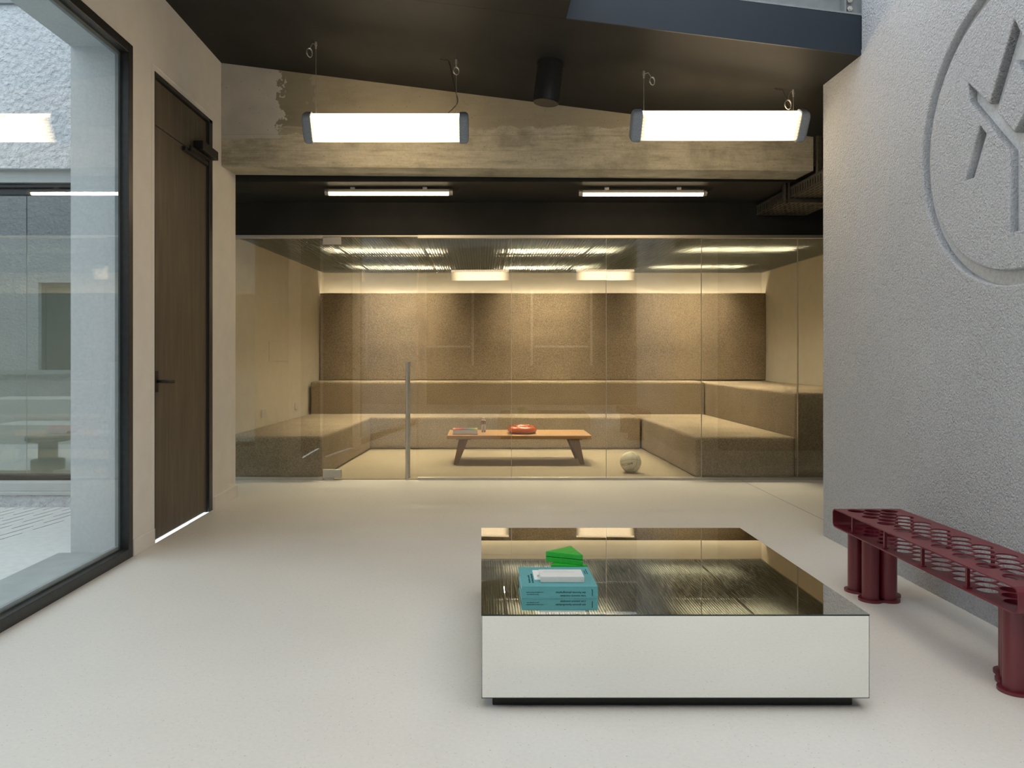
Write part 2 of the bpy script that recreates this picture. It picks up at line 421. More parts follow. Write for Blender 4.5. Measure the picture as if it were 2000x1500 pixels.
# door_1: tall dark door in left wall
d1 = empty('door_1', (-2.2, (D0+D1)/2, 0)); struct(d1, 'tall dark stained wooden door with panel above, in the white wall')
fr = MB()
fr.box(-2.30, -2.168, D0, D0+.012, 0, DT); fr.box(-2.30, -2.168, D1-.075, D1, 0, DT); fr.box(-2.30, -2.168, D0, D1, DT-.03, DT)
fr.box(-2.30, -2.185, D1-.085, D1-.06, 0, DT)
sub(fr, d1).build('door_frame', M['anthracite'], d1, bevel=.003)
sub(MB().box(-2.235, -2.192, D0+.016, D1-.082, .009, 2.795), d1).build('door_leaf', M['door'], d1, bevel=.002)
sub(MB().box(-2.235, -2.192, D0+.016, D1-.082, 2.803, DT-.033), d1).build('overpanel', M['door'], d1, bevel=.002)
h = MB().box(-2.192, -2.182, D0+.045, D0+.095, 1.00, 1.145)
sub(h, d1).build('handle_plate', M['black_metal'], d1, bevel=.004)
h = MB().tube([(-2.185, D0+.07, 1.075), (-2.135, D0+.07, 1.075), (-2.125, D0+.085, 1.073), (-2.122, D0+.20, 1.068)], .011, 10)
sub(h, d1).build('lever_handle', M['black_metal'], d1, smooth=True)
h = MB().box(-2.19, -2.115, D1-.36, D1-.02, 2.815, 2.885)
sub(h, d1).build('door_closer', M['black_metal'], d1, bevel=.004)
h = MB().box(-2.192, -2.165, D1-.58, D1-.10, 2.752, 2.782).box(-2.16, -2.145, D1-.50, D1-.12, 2.787, 2.803).box(-2.16, -2.145, D1-.52, D1-.49, 2.765, 2.803)
sub(h, d1).build('closer_arm', M['black_metal'], d1, bevel=.002)

# stucco wall on the right with an engraved emblem
zc, hcn = 3.415, 2.278
def fl(p): return [(zc+d, h) for d, h in p]
def both(left): return left + [(-d, h) for d, h in left[::-1]]
glyph = both([(0.0, 2.742), (.166, 2.421), (.322, 2.572), (.318, 2.482), (.033, 2.168), (.033, 1.80)])[0:12]
glyph = [(0.0, 2.742), (.166, 2.421), (.322, 2.572), (.318, 2.482), (.033, 2.168), (.033, 1.80), (-.033, 1.80), (-.033, 2.168), (-.318, 2.482), (-.322, 2.572), (-.166, 2.421)]
tri = [(0, 2.565), (.116, 2.366), (0, 2.24), (-.116, 2.366)]
leg = [(.236, 2.342), (.190, 2.288), (.277, 2.107), (.350, 2.107)]
rect = [(1.70, -.05), (5.33, -.05), (5.33, 3.16), (4.79, 3.16), (4.79, 4.6), (1.70, 4.6)]
me = plate([rect, circ(zc, hcn, .714, 96), circ(zc, hcn, .648, 96), fl(glyph), fl(tri), fl(leg), fl([(-d, h) for d, h in leg])], .05, .007)
m = MB().mesh(me, basis((0, 1, 0), (0, 0, 1), (1, 0, 0), (XR+.025, 0, 0)))
for f in m.bm.faces: f.material_index = 0
wr = m.build('wall_right', M['stucco'])
struct(wr, 'rough grey white stucco wall with round engraved emblem')
struct_b = MB().box(XR+.042, 2.95, 1.72, 5.32, -.05, 3.16).box(XR+.042, 2.95, 1.72, 4.78, 3.16, 4.6)
ob = struct_b.build('wall_right_core', M['stucco_smooth'], wr)

# concrete beam
bx0, bx1, by0, by1 = XL, 2.775, 6.41, 6.78
m = MB().hexa([(bx0,by0,2.828),(bx1,by0,2.79),(bx1,by1,2.80),(bx0,by1,2.842), (bx0,by0,hc(bx0)+.02),(bx1,by0,hc(bx1)+.02),(bx1,by1,hc(bx1)+.02),(bx0,by1,hc(bx0)+.02)])
beam = m.build('trim_beam', M['concrete'], bevel=.006); struct(beam, 'raw board-marked concrete beam across the hall')
# board joints and formwork lines, slightly proud fins of cement
fin = MB()
for z, xa, xb in ((3.092, -2.16, -1.45), (2.958, -2.16, .55), (2.965, .62, 2.76), (3.085, -.10, 1.2)):
    n = 26; pts = [(xa+(xb-xa)*k/n, by0-.0005, z+R.uniform(-.003, .003)) for k in range(n+1)]
    fin.tube(pts, .0030, 5)
fin.build('board_joint', M['concrete'], beam)

# sloping black roof with skylight opening
SKX, SKY = .53, 4.80
def slab(x0, x1, y0, y1, t=.246):
    n = Vector((.125, 0, 1)).normalized()*t
    b = [(x0, y0, hc(x0)), (x1, y0, hc(x1)), (x1, y1, hc(x1)), (x0, y1, hc(x0))]
    return b + [tuple(Vector(p)+n) for p in b]
m = MB().hexa(slab(-2.6, 4.6, SKY, 6.80)).hexa(slab(-2.6, SKX, 1.7, SKY-.002))
ceil = m.build('ceiling', M['black']); struct(ceil, 'sloping black ceiling with skylight opening')
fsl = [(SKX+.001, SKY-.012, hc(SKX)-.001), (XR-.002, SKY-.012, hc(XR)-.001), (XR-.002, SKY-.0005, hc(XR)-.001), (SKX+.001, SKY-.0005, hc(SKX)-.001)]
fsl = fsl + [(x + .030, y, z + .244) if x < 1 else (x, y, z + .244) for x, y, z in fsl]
struct(MB().hexa(fsl).build('trim_fascia', M['fascia']), 'dark fascia, blue sky light tinted into its colour, at the edge of the skylight')
# steel beam over the fascia
sb = empty('trim_steel_beam', (1.45, 4.86, hc(1.45)+.25)); struct(sb, 'grey steel beam above the dark skylight fascia')
def slope_box(x0, x1, y0, y1, a, b):
    f = lambda x, d: hc(x)+.248+d
    return [(x0,y0,f(x0,a)),(x1,y0,f(x1,a)),(x1,y1,f(x1,a)),(x0,y1,f(x0,a)),(x0,y0,f(x0,b)),(x1,y0,f(x1,b)),(x1,y1,f(x1,b)),(x0,y1,f(x0,b))]
m = MB().hexa(slope_box(.45, 2.42, 4.79, 4.95, 0, .012)).hexa(slope_box(.45, 2.42, 4.86, 4.872, .012, .20)).hexa(slope_box(.45, 2.42, 4.79, 4.95, .20, .212))
sub(m, sb).build('i_section', M['grey_steel'], sb)
sub(MB().hexa(slope_box(2.27, 2.282, 4.80, 4.86, .012, .20)), sb).build('stiffener_plate', M['grey_steel'], sb)
for dz in (.06, .115):
    p = (2.325, 4.858, hc(2.325)+.248+dz)
    q = sub(MB().cyl((p[0], 4.842, p[2]), .018, .018, 6, 1).cyl((p[0], 4.836, p[2]), .009, .01, 10, 1), sb); q.build('bolt', M['steel'], sb)
# lower black ceiling and fascia over the glass
m = MB().box(-9.0, 4.6, 6.792, YG, 2.785, 3.9).box(-9.0, 4.6, YG-.002, 7.86, 2.455, 3.9)
m.box(bx1+.0, 4.6, 6.40, 6.79, hc(4.6)-.02, 3.9)
struct(m.build('ceiling_low', M['black']), 'low black ceiling and fascia above the glass partition')
for x in (.62, .98):
    pass
# black walls in the gap on the right
struct(MB().box(4.4, 4.5, 5.33, 7.86, 0, 3.5).box(2.95, 4.5, 5.25, 5.33, 0, 3.5).build('wall_right_gap', M['black']), 'black wall in the gap behind the stucco wall')
# lounge shell
lw = MB().hexa([(-2.80, YG+.02, 0), (-2.625+.015, YG+.02, 0), (-2.39, YB, 0), (-2.58, YB, 0), (-2.80, YG+.02, 2.50), (-2.625+.015, YG+.02, 2.50), (-2.39, YB, 2.50), (-2.58, YB, 2.50)])
wl = lw.build('wall_lounge_left', M['cream']); struct(wl, 'cream wall on the socket side of the carpeted lounge')
struct(MB().box(4.216, 4.4, YG, YB, 0, 2.50).build('wall_lounge_right', M['cream']), 'cream wall above the higher carpeted step')
struct(MB().box(-2.58, 4.4, YB, YB+.15, 0, 2.50).build('wall_lounge_back', M['cream']), 'cream strip of back wall above the brown panel')
struct(MB().box(-2.9, 4.5, 7.86, YB+.3, 3.15, 3.3).box(-2.9, -2.8, 7.86, YB+.3, 2.5, 3.15).box(4.4, 4.5, 7.86, YB+.3, 2.5, 3.15).box(-2.8, 4.4, YB+.15, YB+.3, 2.5, 3.15)
       .build('ceiling_plenum', M['black']), 'dark void above the metal grating')
# grating ceiling: panels of crossed slats
gr = empty('ceiling_grating', (0, 7.9, 2.5)); struct(gr, 'open metal grating ceiling of the lounge')
PXW, PYW = .975, 1.842
def grate_panel():
    m = MB(); pitch = .0325; n = int(PXW/pitch)
    for k in range(n):
        x = .006 + k*pitch; m.box(x, x+.0055, 0, PYW-.006, 0, .036)
    ny = int(PYW/.0325)
    for k in range(ny):
        y = .004 + k*.0325; m.box(0, PXW-.006, y, y+.0022, .010, .030)
    m.box(0, .004, 0, PYW-.006, -.002, .038); m.box(PXW-.010, PXW-.006, 0, PYW-.006, -.002, .038)
    return m
pan = None
for i in range(7):
    for j in range(2):
        if pan is None:
            pan = grate_panel().build('grating_panel', M['grate'], gr); o = pan
        else:
            o = pan.copy(); C.objects.link(o)
        o['kind'] = 'stuff'
        o.location = (-2.62 + i*PXW, j*PYW - .02, -.004)
m = MB().box(-2.60, 4.216, YB-.012, YB-.001, 2.488, 2.53).box(4.204, 4.216, 7.86, YB-.012, 2.488, 2.53)
struct(m.build('trim_grating_edge', M['alu']), 'thin metal edge angle around the grating ceiling')

# ------------------------------------------------------------------ glass partition
gp = empty('wall_glass', (0, YG, 0)); struct(gp, 'frameless glass partition in thin metal rails')
s7 = .007  # the rails run out of square by a hair
def gpt(x): return YG
m = MB().box(-2.64, -1.592, YG-.025, YG+.025, 0, .028); sub(m, gp).build('bottom_rail', M['alu'], gp, bevel=.002)
m = MB().box(-.638, 4.216, YG-.025, YG+.025, 0, .026); sub(m, gp).build('bottom_rail', M['alu'], gp, bevel=.002)
m = MB().box(-2.64, -1.592, YG-.025, YG+.025, 2.425, 2.456); sub(m, gp).build('top_rail', M['alu'], gp, bevel=.002)
m = MB().box(-.638, 4.216, YG-.025, YG+.025, 2.425, 2.456); sub(m, gp).build('top_rail', M['alu'], gp, bevel=.002)
m = MB().box(-1.592, -.638, YG-.012, YG+.030, 2.440, 2.456); sub(m, gp).build('door_head_rail', M['alu'], gp, bevel=.002)
def pane(x0, x1, z0, z1, ang, name, parent, mat=M['glass']):
    w = x1-x0; t = .010
    o = MB().box(0, w, -t/2, t/2, 0, z1-z0).build(name, mat, parent)
    cx = (x0+x1)/2; c, s = math.cos(ang), math.sin(ang)
    o.location = Vector((cx - c*w/2, YG - s*w/2, z0)) - at(parent); o.rotation_euler = (0, 0, ang); return o
XP = [-.636, .304, 1.256, 2.213, 3.18, 4.21]
pane(-2.64, -1.594, .02, 2.44, math.radians(0.0), 'glass_pane', gp)
for a, b in zip(XP, XP[1:]):
    pane(a+.001, b-.001, .02, 2.44, math.radians(-1.9), 'glass_pane', gp)
jm = None
for x in XP[1:-1]:
    o = MB().box(-.0016, .0016, -.012, .012, 0, 2.40).build('silicone_joint', M['alu'], gp) if jm is None else jm.copy()
    if jm is None: jm = o
    else: C.objects.link(o)
    o.location = Vector((x, YG, .026)) - at(gp)
# glass door, hinged on its left edge and standing slightly ajar
dang = math.radians(-4.6)
d2 = empty('door_2', (-1.590, YG, 0), (0, 0, dang)); struct(d2, 'frameless glass door with long steel bar handle, slightly ajar')
DW = .950
MB().box(.004, DW, -.005, .005, .012, 2.438).build('door_pane', M['glass'], d2)
for z0, z1 in ((.022, .105), (2.362, 2.436)):
    MB().box(0, .185, -.014, .014, z0, z1).build('patch_fitting', M['steel'], d2, bevel=.003)
MB().box(.015, .11, -.012, .012, .0, .02).build('floor_pivot', M['steel'], d2, bevel=.002)
hb = MB()
for y in (-.055, .055): hb.cyl((.862, y, .018), .0135, 1.165, 16)
for z in (.215, .99): hb.cyl((.862, -.055, z), .008, .11, 10, 1)
hb.build('pull_handle', M['steel'], d2, smooth='auto')

# ------------------------------------------------------------------ lounge seating
seat = empty('stepped_seating', (0, 9, .008)); tag(seat, 'beige carpeted stepped seating built around the lounge', 'seating')
def skew(x0a, x1a, ya, x0b, x1b, yb, z0, z1):
    return [(x0a,ya,z0),(x1a,ya,z0),(x1b,yb,z0),(x0b,yb,z0),(x0a,ya,z1),(x1a,ya,z1),(x1b,yb,z1),(x0b,yb,z1)]
YP = 7.775
def carp(pts, nm): return sub(MB().hexa(pts), seat).build(nm, M['carpet'], seat, bevel=.03, seg=3)
carp(skew(-2.60, -1.612, YP, -2.44, -1.462, 10.17, .008, .432), 'side_platform')
carp(skew(-2.44, 2.115, 10.17, -2.40, 2.115, 10.79, .008, .430), 'lower_step')
carp(skew(-2.40, 3.14, 10.79, -2.39, 3.14, 11.39, .008, .882), 'upper_step')
carp(skew(2.174, 3.182, YP, 2.115, 3.14, 10.79, .008, .424), 'lower_step')
carp(skew(3.182, 4.214, YP, 3.14, 4.214, 11.39, .008, .872), 'upper_step')
wp = MB().box(-2.388, 4.21, 11.365, 11.415, .884, 2.172).build('wall_panel', M['carpet_wall'], bevel=.012)
tag(wp, 'carpet-covered panel, toned browner as if in shade, across the lounge back wall', 'panel')
ls = empty('led_strip', (.9, 11.44, 2.13)); tag(ls, 'warm light strip hidden behind the brown panel top edge', 'light strip')
sub(MB().box(-2.36, 4.20, 11.418, 11.458, 2.105, 2.115), ls).build('strip_channel', M['alu'], ls)
sub(MB().box(-2.36, 4.20, 11.420, 11.452, 2.1155, 2.120), ls).build('light_strip', M['led'], ls)
def ltube(x, y, z, L, mat, lbl, grp):
    r = empty('tube_light', (x, y, z)); tag(r, lbl, 'light', grp)
    return r
# tubes above the grating
proto = None
lb = [['tube light glowing above the grating, front row at the socket wall', 'tube light glowing above the grating, front row over the bench', 'tube light glowing above the grating, front row over the high steps'],
      ['tube light glowing above the grating, rear row at the socket wall', 'tube light glowing above the grating, rear row over the bench', 'tube light glowing above the grating, rear row over the high steps']]
for j, y in enumerate((9.08, 10.85)):
    for i, x in enumerate((-1.12, .93, 2.98)):
        if proto is None:
            o = empty('plenum_tube_light'); proto = o
            MB().cyl((-.62, 0, -.015), .040, 1.24, 16, 0).build('glow_tube', M['tube_grate'], o, smooth='auto')
            MB().box(-.64, .64, -.045, .045, .026, .06).box(-.64, -.622, -.044, .044, -.058, .03).box(.622, .64, -.044, .044, -.058, .03).build('batten', M['white_plastic'], o)
        else: o = copy_tree(proto)
        o.location = (x, y, 2.75); tag(o, lb[j][i], 'light', 'tube lights above the grating')
# wall sockets and flush hatch on the cream side wall
def on_left(y, z): return Vector((-2.610 + (.22/3.72)*(y-YG-.02), y, z))
la = math.atan2(.22, 3.72)
for y, lbl, wd in ((8.95, 'white double socket low on the cream wall, by the glass', .15), (10.2, 'white socket low on the cream wall, by the back step', .10)):
    p = on_left(y, .575); so = empty('wall_socket', p, (0, 0, -la)); tag(so, lbl, 'socket', 'wall sockets')
    MB().box(0, .010, -wd/2, wd/2, -.045, .045).build('cover_plate', M['white_plastic'], so, bevel=.003)
    for dy in ((-.037, .037) if wd > .12 else (0,)):
        MB().cyl((.006, dy, 0), .021, .0055, 16, 0).build('outlet', M['paper_shade'], so)
p = on_left(9.5, 1.30)
hp = MB().box(0, .006, -.36, .36, -.12, .12).build('wall_hatch', M['cream'], bevel=.002); hp.location = p; hp.rotation_euler = (0, 0, -la)
tag(hp, 'flush cream access hatch on the lounge side wall', 'hatch')

# low wooden bench with things on it
bn = empty('low_bench', (.43, 8.98, .008)); tag(bn, 'low oak bench with splayed dark legs on the carpet', 'bench')
sub(MB().box(-.386, 1.246, 8.66, 9.33, .305, .346), bn).build('bench_top', M['oak'], bn, bevel=.006)
for x, sx in ((-.20, -1), (1.06, 1)):
    for y in (8.74, 9.25):
        tx0, tx1 = (x-.055, x+.055); fx = x + sx*.09
        pts = [(fx-.025, y-.018, .008), (fx+.025, y-.018, .008), (fx+.025, y+.018, .008), (fx-.025, y+.018, .008),
               (tx0, y-.025, .296), (tx1, y-.025, .296), (tx1, y+.025, .296), (tx0, y+.025, .296)]
        sub(MB().hexa(pts), bn).build('leg', M['walnut'], bn, bevel=.004)
    sub(MB().box(x-.085, x+.085, 8.70, 9.29, .294, .305), bn).build('leg_plate', M['walnut'], bn, bevel=.002)
# rainbow book
rb = empty('striped_book', (-.185, 8.86, .346), (0, 0, .02)); tag(rb, 'thick white-edged book with rainbow striped cover, on the oak bench', 'book')
MB().box(-.142, .142, -.10, .10, 0, .006).build('back_cover', M['magenta'], rb)
MB().box(-.140, .140, -.098, .098, .006, .054).build('pages', M['paper'], rb)
cols = [(.55, .25, .06), (.50, .06, .04), (.42, .03, .05), (.30, .03, .06), (.13, .06, .07), (.07, .07, .13), (.06, .10, .10), (.05, .16, .06), (.10, .22, .05), (.50, .36, .06)]
for k, c in enumerate(cols):
    MB().box(-.142+.0284*k, -.142+.0284*(k+1), -.10, .10, .054, .059).build('cover_stripe', plain('cover_stripe_%d' % k, c, .5), rb)
# orange glossy ring dish
rd = empty('ring_dish', (.475, 8.93, .346)); tag(rd, 'glossy orange ring-shaped ceramic on the oak bench', 'ornament')
prof = [(.02, .03)] + [(.112+.062*math.cos(a), .044+.044*math.sin(a)) for a in [PI*1.05-k*PI*1.75/18 for k in range(19)]] + [(.06, .0), (.0, .0)]
MB().lathe([(0, .028)]+prof, n=48).build('ring_body', M['orange'], rd, smooth=True)
gl_ = MB()
for k in range(20):
    a0 = 2*PI*k/20 + .1; rr = .112 + (.022 if k % 2 else -.014)
    gl_.tube([(rr*math.cos(a0+t*.09), rr*math.sin(a0+t*.09), .0865 - abs(rr-.112)*.14) for t in range(-2, 3)], .006, 6)
gl_.build('raised_ridge', M['orange'], rd, smooth=True)['kind'] = 'stuff'
# small figure standing on bench
fg = empty('toy_figure', (.025, 9.02, .346)); tag(fg, 'small bare-chested toy figure in white trousers and cape, standing on the bench', 'figurine')
def skin_body(name, verts, edges, radii, mat, parent, root=0, sub_=2):
    me = bpy.data.meshes.new(name); me.from_pydata(verts, edges, [])
    o = bpy.data.objects.new(name, me); C.objects.link(o); o.parent = parent
    md = o.modifiers.new('skin', 'SKIN'); md.use_smooth_shade = True
    for k, r in enumerate(radii):
        me.skin_vertices[0].data[k].radius = (r, r); me.skin_vertices[0].data[k].use_root = (k == root)
    s = o.modifiers.new('sub', 'SUBSURF'); s.levels = s.render_levels = sub_
    me.materials.append(mat); return o
V = [(0,0,.094), (0,0,.115), (0,0,.138), (0,0,.150), (0,-.002,.162), (-.018,0,.136), (-.026,.0,.112), (-.027,-.006,.088), (.018,0,.136), (.026,.003,.112), (.022,-.010,.092)]
E = [(0,1),(1,2),(2,3),(3,4),(2,5),(5,6),(6,7),(2,8),(8,9),(9,10)]
skin_body('figure_body', V, E, [.013,.014,.017,.007,.011,.008,.0065,.005,.008,.0065,.005], M['skin'], fg)
V = [(0,0,.094), (-.011,0,.078), (-.016,-.003,.048), (-.013,0,.018), (.011,0,.078), (.014,0,.048), (.014,0,.018)]
skin_body('trousers', V, [(0,1),(1,2),(2,3),(0,4),(4,5),(5,6)], [.015,.014,.013,.008,.014,.013,.008], M['whitefig'], fg)
V = [(-.013,0,.020), (-.013,-.001,.006), (-.015,-.014,.004)]
skin_body('boot', V, [(0,1),(1,2)], [.006,.006,.005], M['boots'], fg)
V = [(.014,0,.020), (.014,-.001,.006), (.016,-.014,.004)]
skin_body('boot', V, [(0,1),(1,2)], [.006,.006,.005], M['boots'], fg)
MB().lathe([(0, .0135), (.007, .012), (.0115, .004), (.012, -.003)], (0, .001, .163), 16).build('head_cloth', M['whitefig'], fg, smooth=True)
m = MB()
m.hexa([(-.012,.014,.004),(.030,.014,.004),(.030,.018,.004),(-.012,.018,.004),(-.020,.008,.146),(.022,.008,.146),(.022,.013,.146),(-.020,.013,.146)])
m.build('cape', M['whitefig'], fg, bevel=.001)
m = MB().tube([(-.022,-.004,.142),(-.010,-.012,.145),(.010,-.012,.145),(.022,-.004,.143)], .006, 8); m.build('shawl', M['whitefig'], fg, smooth=True)
# ball
BR = .111
bl = empty('basketball', (1.585, 8.15, .008+BR)); tag(bl, 'cream white basketball with black lettering on the carpet', 'ball')
m = MB(); bmesh.ops.create_uvsphere(m.bm, u_segments=48, v_segments=32, radius=BR); m.build('ball_skin', M['ball'], bl, smooth=True)
def gcircle(n, d, rr):
    n = Vector(n).normalized(); u = n.orthogonal().normalized(); w = n.cross(u); rad = math.sqrt(1-d*d)
    return [(n*d + (u*math.cos(a)+w*math.sin(a))*rad)*rr for a in [2*PI*k/72 for k in range(72)]]
nA = Vector((0, .36, .93)).normalized(); nB = Vector((.612, .70, -.27)).normalized()
sm = MB()
for n, d in ((nA, 0), (nB, 0), (nB, -.42), (nB, .42)): sm.loop(gcircle(n, d, BR-.0004), .0015, 6)
sm.build('seam', M['seam'], bl, smooth=True)
def ball_text(name, body, size, lon, lat, roll):
    me = text_mesh(body, size, .0002, 'CENTER'); dirv = Vector((math.sin(lon)*math.cos(lat), -math.cos(lon)*math.cos(lat), math.sin(lat)))
    ex = Vector((math.cos(lon), math.sin(lon), 0)); ey = dirv.cross(ex)*1
    cr, sr = math.cos(roll), math.sin(roll)
    for v in me.vertices:
        x = v.co.x*cr - v.co.y*sr; y = v.co.x*sr + v.co.y*cr
        p = dirv*BR + ex*x + ey*y
        v.co = p.normalized()*(BR+.0009)
    me.materials.clear(); me.materials.append(M['ink'])
    o = bpy.data.objects.new(name, me); C.objects.link(o); o.parent = bl
ball_text('lettering', 'BARCODE', .034, -.62, -.02, PI+.22)
sg = MB()
for pts in ([(-.045, -.078), (-.03, -.066), (-.012, -.052), (-.016, -.07)], [(-.01, -.076), (.0, -.05), (.008, -.072), (.012, -.05), (.014, -.066), (.008, -.08)]):
    q = []
    for x, z in pts:
        y = -math.sqrt(max(BR*BR-x*x-z*z, 0)); q.append(Vector((x, y, z))*1.003)
    sg.tube(q, .0009, 5)
sg.build('signature', M['ink'], bl)

# ------------------------------------------------------------------ ceiling lamps
def roundrect(w, h, r, n=4):
    out = []
    for cx, cy, a0 in ((w/2-r, h/2-r, 0), (-w/2+r, h/2-r, PI/2), (-w/2+r, -h/2+r, PI), (w/2-r, -h/2+r, 1.5*PI)):
        for k in range(n+1):
            a = a0 + k*PI/2/n; out.append((cx+r*math.cos(a), cy+r*math.sin(a)))
    return out
def coil(m, c, r, wob, tw=.0022):
    pts = []
    for k in range(48):
        a = 2*PI*k*3/48; rr = r*(1+.07*math.sin(k*1.7))
        v = Vector((rr*math.cos(a), .004*math.sin(k*.9), rr*math.sin(a)*1.25)); v.rotate(Matrix.Rotation(wob, 3, 'Z')); pts.append(Vector(c)+v)
    m.tube(pts, tw, 6)
def pendant(x, y, z, L, lbl, coils, cable, hc=hc, rz=0):
    r = empty('pendant_light', (x, y, z), (0, 0, rz)); tag(r, lbl, 'lamp', 'pendant lights under the black ceiling')
    H, D, TL = .196, .105, math.radians(31)
    rt = lambda a, b: (a*math.cos(TL) + b*-math.sin(TL), a*math.sin(TL) + b*math.cos(TL))
    m = MB()   # reeded diffuser: profile in (Y,Z) with small ribs
    prof = []
    base = [rt(*p) for p in roundrect(D, H, .03, 5)]
    N = 72
    per = [Vector(p).to_2d() if False else Vector((p[0], p[1], 0)) for p in base]
    tot = sum((per[(k+1) % len(per)]-per[k]).length for k in range(len(per)))
    for q in range(N*2):
        s = tot*q/(N*2); k = 0
        while s > (per[(k+1) % len(per)]-per[k]).length: s -= (per[(k+1) % len(per)]-per[k]).length; k += 1
        e = (per[(k+1) % len(per)]-per[k]); p = per[k] + e.normalized()*s; nn = Vector((e.y, -e.x, 0)).normalized()
        p = p + nn*(.0012 if q % 4 < 2 else -.0012); prof.append((p.x, p.y))
    m.prism(prof, -L/2, L/2, 0); bmesh.ops.recalc_face_normals(m.bm, faces=m.bm.faces)
    for f in m.bm.faces:
        nrm = f.normal
        if abs(nrm.x) < .5:
            ctr = f.calc_center_median(); a_, b_ = ctr.y*math.cos(TL)+ctr.z*math.sin(TL), -ctr.y*math.sin(TL)+ctr.z*math.cos(TL)
            f.material_index = 1 if (a_ > D/2-.012 or b_ > H/2-.012) else 0
    m.build('diffuser', [M['lamp'], M['lamp_back']], r)
    for sx in (-1, 1):
        m = MB(); rings = []
        for dx, k in ((-.002, 1.06), (.0, 1.10), (.042, 1.10), (.056, 1.03), (.064, .88), (.067, .6)):
            pr = roundrect(D*k+.006, H*k+.006, .034*k, 5)
            rings.append([m.bm.verts.new((sx*(L/2+dx-.004), *rt(a, b))) for a, b in pr])
        for a, b in zip(rings, rings[1:]):
            for j in range(len(a)): m.bm.faces.new((a[j], a[(j+1) % len(a)], b[(j+1) % len(a)], b[j]))
        m.bm.faces.new(rings[0]); m.bm.faces.new(rings[-1])
        m.build('end_cap', M['cap'], r, smooth='auto')
        wx = sx*(L/2-.03); top = hc(x+wx) - z
        MB().tube([(wx, 0, .07), (wx, 0, top)], .0022, 6).build('suspension_wire', M['wire'], r)
        MB().cyl((wx, 0, top-.03), .009, .03, 10).cyl((wx, 0, top-.05), .006, .022, 8).build('ceiling_anchor', M['steel'], r)
    for (wx, dx, dz, rad, rot) in coils:
        top = hc(x+wx) - z; m = MB()
        m.tube([(wx, 0, top-.02), (wx+dx*.5, -.01, top-.015), (wx+dx*.9, -.012, top-.05), (wx+dx, -.012, top-dz+rad*1.2)], .0016, 6)
        coil(m, (wx+dx, -.012, top-dz), rad, rot); m.build('spare_wire_coil', M['wire'], r)
    a, b, c = cable
    top = hc(x+a) - z; m = MB()
    pts = [(a-.06, .01, top-.002), (a-.03, .01, top-.012), (a, .01, top-.004), (a+.015, .01, top-.05), (a+.05, .012, top*.55), (a+.075, .012, top*.40), (a+.06, .01, top*.33), (b, .0, .08)]
    # smooth the path
    for _ in range(2):
        q = [pts[0]]
        for p0, p1 in zip(pts, pts[1:]):
            q += [tuple(p0[i]*.75+p1[i]*.25 for i in range(3)), tuple(p0[i]*.25+p1[i]*.75 for i in range(3))]
        pts = q + [pts[-1]]
    m.tube(pts, .0035, 8); m.build('power_cable', M['black_rubber'], r, smooth=True)
    return r
pendant(-.705, 5.69, 2.935, 1.10, 'long white pendant light hanging between door and black cylinder', [(-.52, -.045, .085, .026, .9), (.52, 0, .09, .022, .4)], (.46, .43, 0))
pendant(1.690, 5.47, 2.885, 1.125, 'long white pendant light hanging next to the stucco wall', [(-.53, .055, .075, .022, .5), (.53, -.04, .11, .026, .3)], (.46, .50, 0))
pendant(-.48, .80, 2.78, 1.11, 'pendant light over the viewer on the window side, mirrored in the glass partition', [], (.46, .43, 0), lambda x: 3.75, PI)
pendant(1.89, .80, 2.78, 1.11, 'pendant light over the viewer on the stucco side, mirrored in the glass partition', [], (.46, .43, 0), lambda x: 3.75, PI)

# surface tube lights under the low black ceiling
def surf_tube(x, y, z, L, lbl):
    r = empty('ceiling_tube_light', (x, y, z)); tag(r, lbl, 'light', 'tube lights under the low ceiling')
    rad = .030
    lo, hi = [], []
    for k in range(17):
        a = PI*1.06 + (PI*.88)*k/16; lo.append((rad*math.cos(a), rad*math.sin(a)))
    for k in range(17):
        a = -PI*.06 + (PI*1.12)*k/16; hi.append((rad*math.cos(a), rad*math.sin(a)*.9))
    MB().prism(lo, -L/2, L/2, 0).build('lit_lens', M['tube'], r, smooth='auto')
    MB().prism(hi, -L/2, L/2, 0).build('housing', M['white_plastic'], r, smooth='auto')
    for s in (-1, 1):
        m = MB()
        for k in range(3): m.cyl((s*(L/2+.002+k*.013)-.004, 0, 0), .032-.0015*k, .009, 20, 0)
        m.build('end_ring', M['steel'], r, smooth='auto')
    m = MB().tube([(L/2+.03, 0, .005), (L/2+.06, 0, .008), (L/2+.085, 0, .03), (L/2+.09, 0, .055)], .004, 8); m.build('cable', M['black_rubber'], r, smooth=True)
    for q in (-.3, .3): MB().box(L*q-.02, L*q+.02, -.015, .015, .024, 2.785-z).build('mounting_clip', M['steel'], r)
    return r
surf_tube(-.845, 7.02, 2.742, 1.10, 'slim tube light under the low black ceiling, on the door side')
surf_tube(1.475, 7.02, 2.735, 1.10, 'slim tube light under the low black ceiling, on the stucco side')

# black cylinder fixture
ax = Vector((-.125, 0, -1)).normalized(); cyx, cyy = .50, 5.53
cf = empty('ceiling_cylinder', (cyx, cyy, hc(cyx))); tag(cf, 'black cylindrical ceiling spotlight between the two pendants', 'spotlight')
p0 = Vector((0, 0, 0)); m = MB().tube([p0+ax*.03, p0+ax*.285], .094, 40).tube([p0+ax*.275, p0+ax*.292], .090, 40); m.build('body', M['black_metal'], cf, smooth='auto')
MB().tube([p0, p0+ax*.03], .099, 40).build('ceiling_plate', M['black_metal'], cf, smooth='auto')

